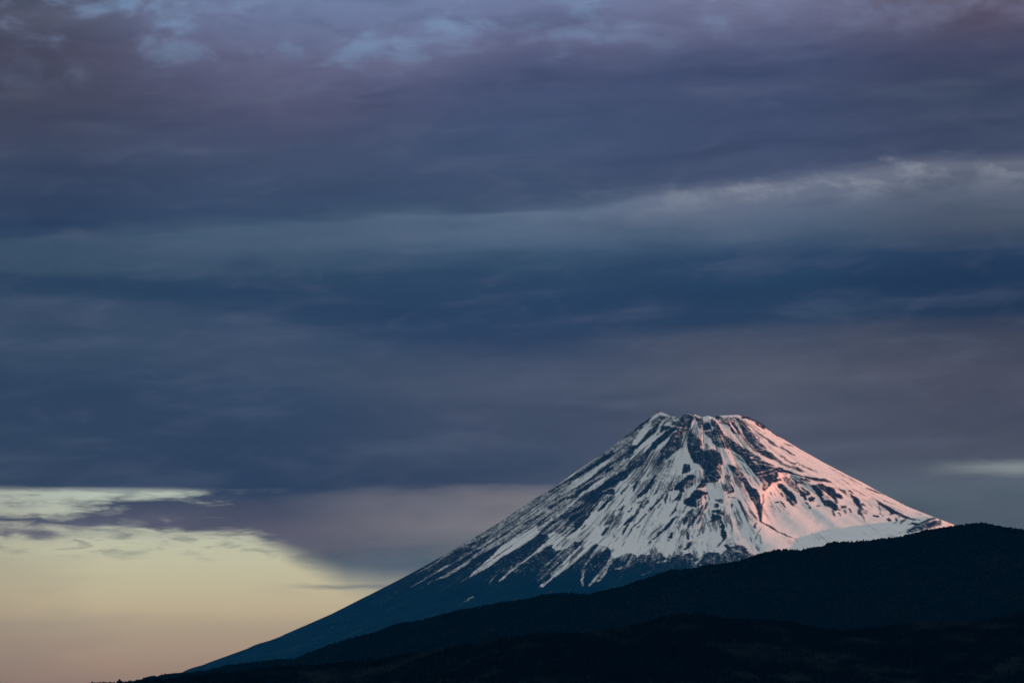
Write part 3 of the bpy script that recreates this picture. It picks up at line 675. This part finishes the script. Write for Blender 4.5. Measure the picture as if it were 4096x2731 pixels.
# where each sight line of the survey meets the cone (for noise that runs down the slope)
lo = np.full(gu.shape, MY-6500.0); hi = np.full(gu.shape, MY+0.0)
for _ in range(26):
    mid = (lo+hi)/2; x_, z_ = at_depth(gu, gv, mid)
    r_ = np.hypot(x_-MX, MY-mid); t_ = np.arctan2(x_-MX, MY-mid)
    under = z_ < base_height(r_, t_)
    hi = np.where(under, mid, hi); lo = np.where(under, lo, mid)
gr, gt = r_, t_
arc = gt*np.maximum(gr, 500)**.55*60
streak = fbm(gt*150, gr/420+7, 3, 4, .6)                 # long narrow chutes
fine = fbm(gt*420, gr/70, 11, 3, .65)
speck = fbm(gu/5.0, gv/4.0, 23, 2, .7)
blot = fbm(gu/26+gv/60, gv/15, 29, 4, .65)
wu = (fbm(gu/14, gv/10, 31, 3)-.5)*8; wv = (fbm(gu/14, gv/10, 41, 3)-.5)*5
S_ = bil(survey, gu+wu, gv+wv)
mix_ = np.clip(1-np.abs(S_-.5)*1.3, .36, 1)
fleck = fbm(gt*130+(vnoise(gu/60, gv/60, 61)-.5)*3, gr/170, 63, 3, .55); patch = fbm(gu/110, gv/80, 67, 2)
plain = np.clip(1-np.hypot((gu-3330)/330, (gv-2130)/95)**4, 0, 1)
S_ = S_ - np.clip((fbm(gt*60, gr/260, 83, 4, .6)-.5)*.9, 0, .3)*np.clip((S_-.5)*3, 0, 1)*(1-plain*.5)
field = S_ - np.clip((fleck-.63+(patch-.5)*.9)/.07, 0, 1)*.5*np.clip(S_*2-1, 0, 1)*(1-plain)*(gu < 3040) \
  + np.clip((speck-.66+(patch-.5)*.3)/.05, 0, 1)*.26*np.clip(1-S_*1.6, 0, 1)*(gv < 2290) + (streak-.5)*mix_*(.8+.6*np.clip((2560-gu)/260, 0, 1)) + (fine-.5)*mix_*(.35+.35*np.clip((2560-gu)/260, 0, 1)) + (blot-.5)*.5*mix_ + (speck-.5)*.65*mix_
def sstep(a, b, x):
    t = np.clip((x-a)/(b-a), 0, 1); return t*t*(3-2*t)
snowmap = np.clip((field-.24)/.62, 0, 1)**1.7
# ================================================================ object helpers
def tag(o, label=None, cat=None, group=None, kind=None):
    for k, v in (('label', label), ('category', cat), ('group', group), ('kind', kind)):
        if v: o[k] = v
    return o
def link(name, me, mat=None, parent=None):
    o = bpy.data.objects.new(name, me); scn.collection.objects.link(o)
    if mat is not None: me.materials.append(mat)
    if parent is not None: o.parent = parent
    return o
def grid_mesh(name, X, Y, Z, attrs=None, flip=False, wrap=False):
    n, m = X.shape
    me = bpy.data.meshes.new(name)
    co = np.stack([X, Y, Z], -1).astype(np.float32).reshape(-1)
    me.vertices.add(n*m); me.vertices.foreach_set('co', co)
    idx = np.arange(n*m, dtype=np.int32).reshape(n, m)
    if wrap: idx = np.concatenate([idx, idx[:, :1]], 1)
    a, b, c, d = idx[:-1,:-1], idx[:-1,1:], idx[1:,1:], idx[1:,:-1]
    q = np.stack([a, b, c, d] if not flip else [d, c, b, a], -1).reshape(-1)
    nf = len(q)//4
    me.loops.add(nf*4); me.loops.foreach_set('vertex_index', q)
    me.polygons.add(nf); me.polygons.foreach_set('loop_start', np.arange(0, nf*4, 4, dtype=np.int32))
    me.polygons.foreach_set('use_smooth', np.ones(nf, bool))
    for k, v in (attrs or {}).items():
        at = me.attributes.new(k, 'FLOAT', 'POINT'); at.data.foreach_set('value', v.astype(np.float32).reshape(-1))
    me.update(calc_edges=True)
    return me
def material(name, rough=.9):
    m = bpy.data.materials.new(name); m.use_nodes = True
    t = NT(m.node_tree); b = m.node_tree.nodes['Principled BSDF']
    b.inputs['Roughness'].default_value = rough
    b.inputs['Specular IOR Level'].default_value = 0.0
    return m, t, b
def attr(t, name):
    n = t.new('ShaderNodeAttribute', attribute_name=name); return E(t, n.outputs['Fac'])
def position(t):
    n = t.new('ShaderNodeNewGeometry'); return E(t, n.outputs['Position'])
def bump(t, b, h, dist, strength=1.0):
    n = t.new('ShaderNodeBump'); n.inputs['Strength'].default_value = strength; n.inputs['Distance'].default_value = dist
    t.put(n.inputs['Height'], h); t.t.links.new(n.outputs[0], b.inputs['Normal'])

# ---------------------------------------------------------------- materials
m_mtn, t, b = material('snow_and_lava', .85)
p = position(t)
sn = attr(t, 'snow'); 
f1 = t.noise(p, 1/14.0, 5.0, .65)
cover = t.m('MULTIPLY', sn + (f1-.5)*t.step(.0, .35, sn)*.45, 1.0, clamp=True)
rock = t.mix(t.noise(p, 1/40.0, 4.0, .6), (.007,.022,.056), (.018,.036,.074))  # extra blue in the rock colour stands in for distance haze
wood = t.mix(t.noise(p, 1/220.0, 8.0, .7), (.000,.019,.052), (.011,.044,.088))  # forest colour likewise carries painted blue haze
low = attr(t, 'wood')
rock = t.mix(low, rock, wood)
snow = t.mix(t.noise(p, 1/120.0, 3.0, .5), (.74,.76,.78), (.82,.83,.84))
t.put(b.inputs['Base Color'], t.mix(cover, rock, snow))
bump(t, b, f1, 3.0, .6)
m_hill, t, b = material('hill_soil', .95)
p = position(t)
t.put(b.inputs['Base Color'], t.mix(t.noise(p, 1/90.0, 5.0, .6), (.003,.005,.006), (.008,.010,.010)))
bump(t, b, t.noise(p, 1/12.0, 3.0, .6), 4.0, 1.0)
def leaf_material(name, dark, pale):
    m, t, b = material(name, .9)
    p = position(t)
    big = t.step(.50, .70, t.noise(p, 1/130.0, 4.0, .65)); sm = t.noise(p, 1/9.0, 3.0, .6)
    t.put(b.inputs['Base Color'], t.mix(big*sm, dark, pale))
    return m
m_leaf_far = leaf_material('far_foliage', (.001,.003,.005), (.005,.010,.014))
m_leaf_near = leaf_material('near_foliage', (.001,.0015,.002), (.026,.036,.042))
m_bark, t, b = material('bark'); b.inputs['Base Color'].default_value = (.03,.024,.02,1)
m_ground, t, b = material('ground', .95)
t.put(b.inputs['Base Color'], t.mix(t.noise(position(t), 1/900.0, 6.0, .6), (.03,.04,.025), (.07,.07,.05)))
m_wall, t, b = material('painted_wall'); b.inputs['Base Color'].default_value = (.30,.20,.17,1)
m_roof, t, b = material('metal_roof'); b.inputs['Base Color'].default_value = (.16,.05,.05,1)

# ================================================================ ground
rr_ = np.array([0, 200, 1000, 3000, 8000, 20000, 50000, 110000.])[:,None]; aa_ = np.linspace(0, 2*np.pi, 97)[None,:-1]
g = grid_mesh('ground', rr_*np.sin(aa_), 15000+rr_*np.cos(aa_), 0*rr_*aa_ - 2.0, wrap=True)
tag(link('ground', g, m_ground), 'dark plain below the hills reaching to the horizon', 'ground', kind='structure')

# ================================================================ the volcano
NC, N1, N2 = 1650, 470, 70
th = np.linspace(R(-104), R(104), NC)
rad = np.concatenate([np.linspace(0, RIM, 14)[:-1], np.linspace(RIM, 4150, N1), 4150+ (13000-4150)*np.linspace(0, 1, N2+1)[1:]**1.6])
T, RD = np.meshgrid(th, rad)
X = MX + RD*np.sin(T); Y = MY - RD*np.cos(T); Z = base_height(RD, T)
U, V = project(X, Y, Z)
inside = (U > U0+6) & (U < U0+STEP*NU-6) & (V < V0+STEP*NV-6)
# relief: rock ribs stand proud of the snow gullies; the side crater is a hollow, its cone a bulge
dark = 1-np.clip(survey, 0, 1)
dark = np.where(gv > 2340, .9, dark)
D = -(3*gblur(dark, 1.6) + 16*gblur(dark, 5) + 60*gblur(dark, 15))
D += (gblur(streak, 4)-.5)*-5 + (fbm(gt*14, gr/1800, 77, 2)-.5)*-60
D += (gblur(fine, 1.5)-.5)*-5
def outline_mask(pts):
    ins = np.zeros(gu.shape, bool); k = len(pts)
    for i in range(k):
        x0,y0 = pts[i]; x1,y1 = pts[(i+1)%k]
        if y0 != y1: ins ^= ((gv >= min(y0,y1)) & (gv < max(y0,y1)) & (gu < x0+(gv-y0)*(x1-x0)/(y1-y0)))
    return ins.astype(float)
hollow = outline_mask([(3113,1890),(3172,1900),(3239,1940),(3335,1955),(3484,1988),(3562,2030),(3616,2059),(3690,2084),(3640,2125),
  (3560,2190),(3400,2240),(3207,2195),(3168,2148),(3096,2118),(3054,2087),(3042,2053),(3048,2014),(3052,1970),(3080,1940),(3112,1925)])
side_cone = outline_mask([(3610,2140),(3660,2095),(3700,2076),(3740,2068),(3768,2074),(3800,2098),(3800,2170),(3740,2240),(3620,2240),(3590,2180)])
lee = outline_mask([(2960,1990),(3040,2060),(3095,2120),(3165,2150),(3205,2190),(3150,2230),(3060,2200),(3000,2130),(2960,2060)])
D += 14*gblur(hollow, 3) + 105*gblur(hollow, 12)
D += (fbm(gu/34, gv/20, 91, 4, .55)-.5)*-20 + 110*gblur(hollow, 34)
lip = np.clip(gblur(hollow, 3)*(1-gblur(hollow, 3))*4, 0, 1)*np.clip((2110-gv)/60, 0, 1)
D -= 5*gblur(lip, 1.5)
D -= 190*gblur(side_cone, 3.5) + 330*gblur(side_cone, 9)
D -= 40*gblur(lee, 8)
dd = np.where(inside, bil(D, U, V), -40.0)*np.clip(np.cos(T)*5+.5, 0, 1)*np.clip((RD-RIM)/160, 0, 1)
sl = np.sqrt((X)**2 + Y**2 + (Z-CAMZ)**2)
ux, uy, uz = X/sl, Y/sl, (Z-CAMZ)/sl
X = X + ux*dd; Y = Y + uy*dd; Z = Z + uz*dd
Z = Z + np.where(Z < 2750, 1, 0)*(np.random.RandomState(4).rand(*Z.shape))*6.0*np.clip((2750-Z)/250, 0, 1)
Z = Z + (np.random.RandomState(5).rand(*Z.shape)-.4)*3.0*np.exp(-np.abs(RD-RIM)/25.0)
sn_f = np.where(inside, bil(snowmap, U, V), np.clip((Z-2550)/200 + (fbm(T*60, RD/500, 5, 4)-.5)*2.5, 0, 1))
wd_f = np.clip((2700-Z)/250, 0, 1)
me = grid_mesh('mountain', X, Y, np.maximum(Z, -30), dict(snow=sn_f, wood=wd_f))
mtn = tag(link('mountain', me, m_mtn), 'snow streaked volcano with flat crater summit and pink lit right flank', 'mountain', kind='structure')
# the north side, never seen from here, closes the cone
T2, R2 = np.meshgrid(np.linspace(R(104), R(256), 90), rad[::7])
X2 = MX + R2*np.sin(T2); Y2 = MY - R2*np.cos(T2); Z2 = base_height(R2, T2)
me2 = grid_mesh('north_flank', X2, Y2, np.maximum(Z2, -30), dict(snow=np.clip((Z2-2500)/300, 0, 1), wood=np.clip((2700-Z2)/250, 0, 1)))
link('north_flank', me2, m_mtn, mtn)
# hut on the summit's highest point
def box(w, d, h, z0=0.0, peak=0.0):
    v = [(-w/2,-d/2,z0),(w/2,-d/2,z0),(w/2,d/2,z0),(-w/2,d/2,z0),(-w/2,-d/2,z0+h),(w/2,-d/2,z0+h),(w/2,d/2,z0+h),(-w/2,d/2,z0+h)]
    f = [(3,2,1,0),(4,5,6,7),(0,1,5,4),(1,2,6,5),(2,3,7,6),(3,0,4,7)]
    if peak:
        v += [(-w/2,0,z0+h+peak),(w/2,0,z0+h+peak)]
        f = [(3,2,1,0),(0,1,5,4),(2,3,7,6),(4,5,9,8),(6,7,8,9),(1,2,6,9,5),(3,0,4,8,7)]
    me = bpy.data.meshes.new('box'); me.from_pydata(v, [], f); me.update(); return me
hx, hz = at_depth(2633, 1650.5, MY-RIM*.83)
hut = bpy.data.objects.new('weather_station', None); scn.collection.objects.link(hut); hut.location = (hx, MY-RIM*.83, hz-4)
tag(hut, 'tiny weather station building on the highest left peak of the crater rim', 'building')
link('wall', box(14, 9, 8), m_wall, hut); link('roof', box(15, 10, .6, 8.003, 2.5), m_roof, hut)
mast = link('mast', box(.8, .8, 12), m_roof, hut); mast.location = (-9, 0, 0)

# ================================================================ hills in front
def crest_points(lst, y0, wob, seed):
    a = np.array(lst, float)
    u = np.arange(a[0,0], a[-1,0], 6.0); v = np.interp(u, a[:,0], a[:,1])
    y = y0 + (fbm(u/700, 0*u, seed, 3)-.5)*wob
    x, z = at_depth(u, v, y)
    return x, y, z
FAR_CREST = [(-2600,3150),(-900,2990),(0,2800),(250,2760),(421,2733),(529,2721),(593,2702),(670,2691),(733,2688),(829,2677),(906,2658),(995,2646),(1116,2632),(1186,2630),
 (1224,2610),(1275,2591),(1371,2559),(1500,2524),(1600,2489),(1676,2478),(1764,2457),(1841,2434),(1933,2420),(2021,2403),(2113,2392),
 (2155,2378),(2205,2369),(2281,2369),(2319,2374),(2365,2372),(2403,2361),(2500,2340),(2600,2304),(2634,2293),(2686,2276),(2716,2274),
 (2762,2270),(2806,2259),(2854,2252),(2950,2243),(3020,2216),(3076,2203),(3111,2195),(3207,2197),(3230,2189),(3295,2180),(3306,2170),
 (3344,2163),(3421,2163),(3497,2155),(3574,2147),(3643,2132),(3689,2118),(3811,2099),(3880,2092),(3928,2089),(3988,2099),(4096,2116),
 (4400,2190),(4900,2280),(5600,2380),(6800,2560)]
NEAR_CREST = [(-3000,3100),(-800,2900),(0,2800),(400,2733),(638,2720),(893,2697),(1084,2674),(1275,2662),(1500,2640),(1650,2612),(1800,2591),(1915,2575),(1953,2559),
 (2055,2549),(2170,2537),(2374,2530),(2489,2508),(2584,2494),(2648,2473),(2706,2463),(2820,2463),(2916,2479),(3044,2476),(3171,2489),
 (3289,2516),(3401,2523),(3494,2516),(3583,2500),(3662,2493),(3848,2494),(3942,2484),(4035,2463),(4096,2442),(4400,2380),(5200,2440),(7000,2650)]
def build_hill(name, lst, y0, wob, slope, seed, lift, depth_front=4200, label='', cat='hill'):
    cx, cy, cz = crest_points(lst, y0, wob, seed)
    s = np.concatenate([-np.linspace(0, 1, 26)[::-1]**1.3*2600, np.linspace(0, 1, 150)[1:]**1.4*depth_front])   # along the slope, + towards the camera
    Xs = cx[None,:] + 0*s[:,None]; Ys = cy[None,:] - s[:,None]
    a = np.abs(s)[:,None]
    spur = (fbm(Xs/420+3, Ys/900, seed+5, 5, .55)-.5)*np.clip(a/500, 0, 1)*190
    Zs = cz[None,:] - lift - a*slope*(1-.25*np.exp(-a/500)) + spur
    Zs = np.maximum(Zs, -15)
    me = grid_mesh(name, Xs, Ys, Zs, flip=True)
    o = tag(link(name, me, m_hill), label, cat, kind='structure')
    return o, (cx, cy, cz, s, Xs, Ys, Zs)
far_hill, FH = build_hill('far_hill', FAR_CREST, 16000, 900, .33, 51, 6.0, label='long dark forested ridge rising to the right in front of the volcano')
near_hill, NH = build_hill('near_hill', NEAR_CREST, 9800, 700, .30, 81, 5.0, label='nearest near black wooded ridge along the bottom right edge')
# unseen high range added to the east (right, outside the frame) to keep the rising sun off the hills
ys_ = np.linspace(-4000, 25500, 240); xs_ = np.linspace(7600, 14500, 60)
XS, YS = np.meshgrid(xs_, ys_)
crest_h = 2250 + (fbm(YS/3200, 0*YS, 9, 4)-.5)*500
end = np.clip((25500-YS)/3500, 0, 1)*np.clip((YS+4000)/3000, 0, 1)
ZS = crest_h*end*(1-np.abs(XS-10600)/3900)**1.15 if False else crest_h*end*np.clip(1-np.abs(XS-10600)/3700, 0, 1)**1.1 + (fbm(XS/700, YS/700, 19, 5)-.5)*260
ZS = np.where(np.abs(XS-10600) > 2800, ZS - 200, ZS)
me = grid_mesh('shade_range', XS, YS, np.maximum(ZS, -60))
tag(link('shade_range', me, m_hill), 'high dark mountain range to the right of the hills', 'mountain range', kind='structure')

# ================================================================ forests (nobody could count the trees)
def surface_points(H, n, smax, seed, xr):
    cx, cy, cz, s, Xs, Ys, Zs = H
    rs = np.random.RandomState(seed)
    i0 = np.searchsorted(cx, xr[0]); i1 = np.searchsorted(cx, xr[1])
    q = rs.rand(n); ss = -60 + (smax+60)*q
    ci = rs.uniform(i0, i1-1.01, n); si = np.interp(ss, s, np.arange(len(s)))
    # even in x
    xx = rs.uniform(cx[i0], cx[i1-1], n); ci = np.interp(xx, cx, np.arange(len(cx)))
    a = ci.astype(int); b_ = si.astype(int); fa = ci-a; fb = si-b_
    def g(A): return (A[b_,a]*(1-fa)+A[b_,a+1]*fa)*(1-fb)+(A[b_+1,a]*(1-fa)+A[b_+1,a+1]*fa)*fb
    return g(Xs), g(Ys), g(Zs)
def forest_nodes(mat, rad_, high):
    ng = bpy.data.node_groups.new('forest_nodes', 'GeometryNodeTree')
    ng.interface.new_socket('Geometry', in_out='INPUT', socket_type='NodeSocketGeometry')
    ng.interface.new_socket('Geometry', in_out='OUTPUT', socket_type='NodeSocketGeometry')
    N = ng.nodes; L = ng.links
    gi = N.new('NodeGroupInput'); go = N.new('NodeGroupOutput')
    inst = N.new('GeometryNodeInstanceOnPoints')
    join = N.new('GeometryNodeJoinGeometry')
    for (r0, r1, h, z, k) in ((.62, .35, .42, .18, 7), (1.0, .55, .35, .30, 8), (.70, .05, .42, .58, 6)):
        c = N.new('GeometryNodeMeshCone'); c.inputs['Vertices'].default_value = k
        c.inputs['Radius Top'].default_value = r1*rad_; c.inputs['Radius Bottom'].default_value = r0*rad_; c.inputs['Depth'].default_value = h*high
        tr = N.new('GeometryNodeTransform'); tr.inputs['Translation'].default_value = (random.uniform(-.12,.12)*rad_, random.uniform(-.12,.12)*rad_, z*high)
        tr.inputs['Rotation'].default_value = (random.uniform(-.12,.12), random.uniform(-.12,.12), 0)
        L.new(c.outputs['Mesh'], tr.inputs[0]); L.new(tr.outputs[0], join.inputs[0])
    sm = N.new('GeometryNodeSetMaterial'); sm.inputs['Material'].default_value = mat
    L.new(join.outputs[0], sm.inputs[0]); L.new(sm.outputs[0], inst.inputs['Instance']); L.new(gi.outputs[0], inst.inputs['Points'])
    rz = N.new('FunctionNodeRandomValue'); rz.data_type = 'FLOAT_VECTOR'; rz.inputs[0].default_value = (-.08,-.08,0); rz.inputs[1].default_value = (.08,.08,6.28)
    L.new(rz.outputs[0], inst.inputs['Rotation'])
    at = N.new('GeometryNodeInputNamedAttribute'); at.data_type = 'FLOAT'; at.inputs[0].default_value = 'tree_size'
    L.new(at.outputs[0], inst.inputs['Scale']); L.new(inst.outputs[0], go.inputs[0])
    return ng
def forest(name, H, n, smax, seed, xr, mat, rad_, high, label, crest_n):
    x, y, z = surface_points(H, n, smax, seed, xr)
    x2, y2, z2 = surface_points(H, crest_n, 25, seed+1, xr)
    x = np.concatenate([x, x2]); y = np.concatenate([y, y2]); z = np.concatenate([z, z2])
    me = bpy.data.meshes.new(name); me.vertices.add(len(x))
    me.vertices.foreach_set('co', np.stack([x, y, z-1], -1).astype(np.float32).reshape(-1))
    sz = np.random.RandomState(seed+2).lognormal(0, .17, len(x))*(.75+.5*fbm(x/60, y/60, seed, 2))
    a = me.attributes.new('tree_size', 'FLOAT', 'POINT'); a.data.foreach_set('value', sz.astype(np.float32))
    me.materials.append(mat); me.update()
    o = tag(link(name, me), label, 'forest', kind='stuff')
    md = o.modifiers.new('trees', 'NODES'); md.node_group = forest_nodes(mat, rad_, high)
    return o
random.seed(3)
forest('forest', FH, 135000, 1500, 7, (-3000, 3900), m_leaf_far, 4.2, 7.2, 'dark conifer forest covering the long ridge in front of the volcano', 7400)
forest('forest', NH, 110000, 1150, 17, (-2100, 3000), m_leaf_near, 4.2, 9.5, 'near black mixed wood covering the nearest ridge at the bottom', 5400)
# taller single conifers that break the skyline of the long ridge
def crown_mesh(seed):
    rnd = random.Random(seed); v = []; f = []
    for t_ in range(5):
        z0 = 2.0+t_*2.1; r0 = 3.3*(1-t_*.17)*rnd.uniform(.85, 1.15); z1 = z0+3.4; n = 9; b0 = len(v)
        for i in range(n):
            a = 2*math.pi*i/n + rnd.uniform(-.15,.15); r = r0*rnd.uniform(.7, 1.2)
            v.append((r*math.cos(a), r*math.sin(a), z0+rnd.uniform(-.5,.4)))
        v.append((rnd.uniform(-.2,.2), rnd.uniform(-.2,.2), z1))
        for i in range(n): f.append((b0+i, b0+(i+1)%n, b0+n))
        f.append(tuple(b0+i for i in reversed(range(n))))
    me = bpy.data.meshes.new('crown'); me.from_pydata(v, [], f); me.materials.append(m_leaf_far); me.update(); return me
tk = bpy.data.meshes.new('trunk')
tk.from_pydata([(r*math.cos(a*math.pi/3), r*math.sin(a*math.pi/3), z) for r, z in ((.35,-2.0),(.15,9.0)) for a in range(6)], [],
   [(i, (i+1)%6, 6+(i+1)%6, 6+i) for i in range(6)]+[(11,10,9,8,7,6)]); tk.materials.append(m_bark); tk.update()
crowns = [crown_mesh(i) for i in range(5)]
cx, cy, cz = FH[0], FH[1], FH[2]
rnd = random.Random(12)
for i in range(60):
    u_ = rnd.uniform(430, 2400) if i < 40 else rnd.uniform(2400, 4080)
    xw = (u_-2048)/F4*16000; k = int(np.argmin(np.abs(cx-xw)))
    o = bpy.data.objects.new('conifer', None); scn.collection.objects.link(o)
    o.location = (cx[k], cy[k]-rnd.uniform(0, 8), cz[k]-6.0); o.rotation_euler.z = rnd.uniform(0, 6.28)
    sc = rnd.uniform(.58, .88); o.scale = (sc*rnd.uniform(.9,1.3), sc*rnd.uniform(.9,1.3), sc)
    tag(o, 'small dark conifer standing out on the skyline of the long ridge', 'tree', 'conifers along the skyline of the long ridge')
    for nm, me_ in (('trunk', tk), ('crown', rnd.choice(crowns))):
        c = bpy.data.objects.new(nm, me_); scn.collection.objects.link(c); c.parent = o

# ================================================================ air
hz_me = bpy.data.meshes.new('haze')
x0, x1, y0, y1, z0, z1 = -120000, 120000, -120000, 150000, -80, 3960
hz_me.from_pydata([(x,y,z) for z in (z0,z1) for y in (y0,y1) for x in (x0,x1)], [], [(0,2,3,1),(4,5,7,6),(0,1,5,4),(2,6,7,3),(0,4,6,2),(1,3,7,5)])
hz_me.update()
m_air = bpy.data.materials.new('air'); m_air.use_nodes = True; nt = m_air.node_tree; nt.nodes.clear()
pv = nt.nodes.new('ShaderNodeVolumePrincipled'); pv.inputs['Color'].default_value = (.01,.42,.97,1); pv.inputs['Density'].default_value = 4.1e-6
pv.inputs['Anisotropy'].default_value = 0.0
ou = nt.nodes.new('ShaderNodeOutputMaterial'); nt.links.new(pv.outputs[0], ou.inputs['Volume'])
tag(link('haze', hz_me, m_air), 'thin blue air between the hills and the volcano', 'haze', kind='stuff')
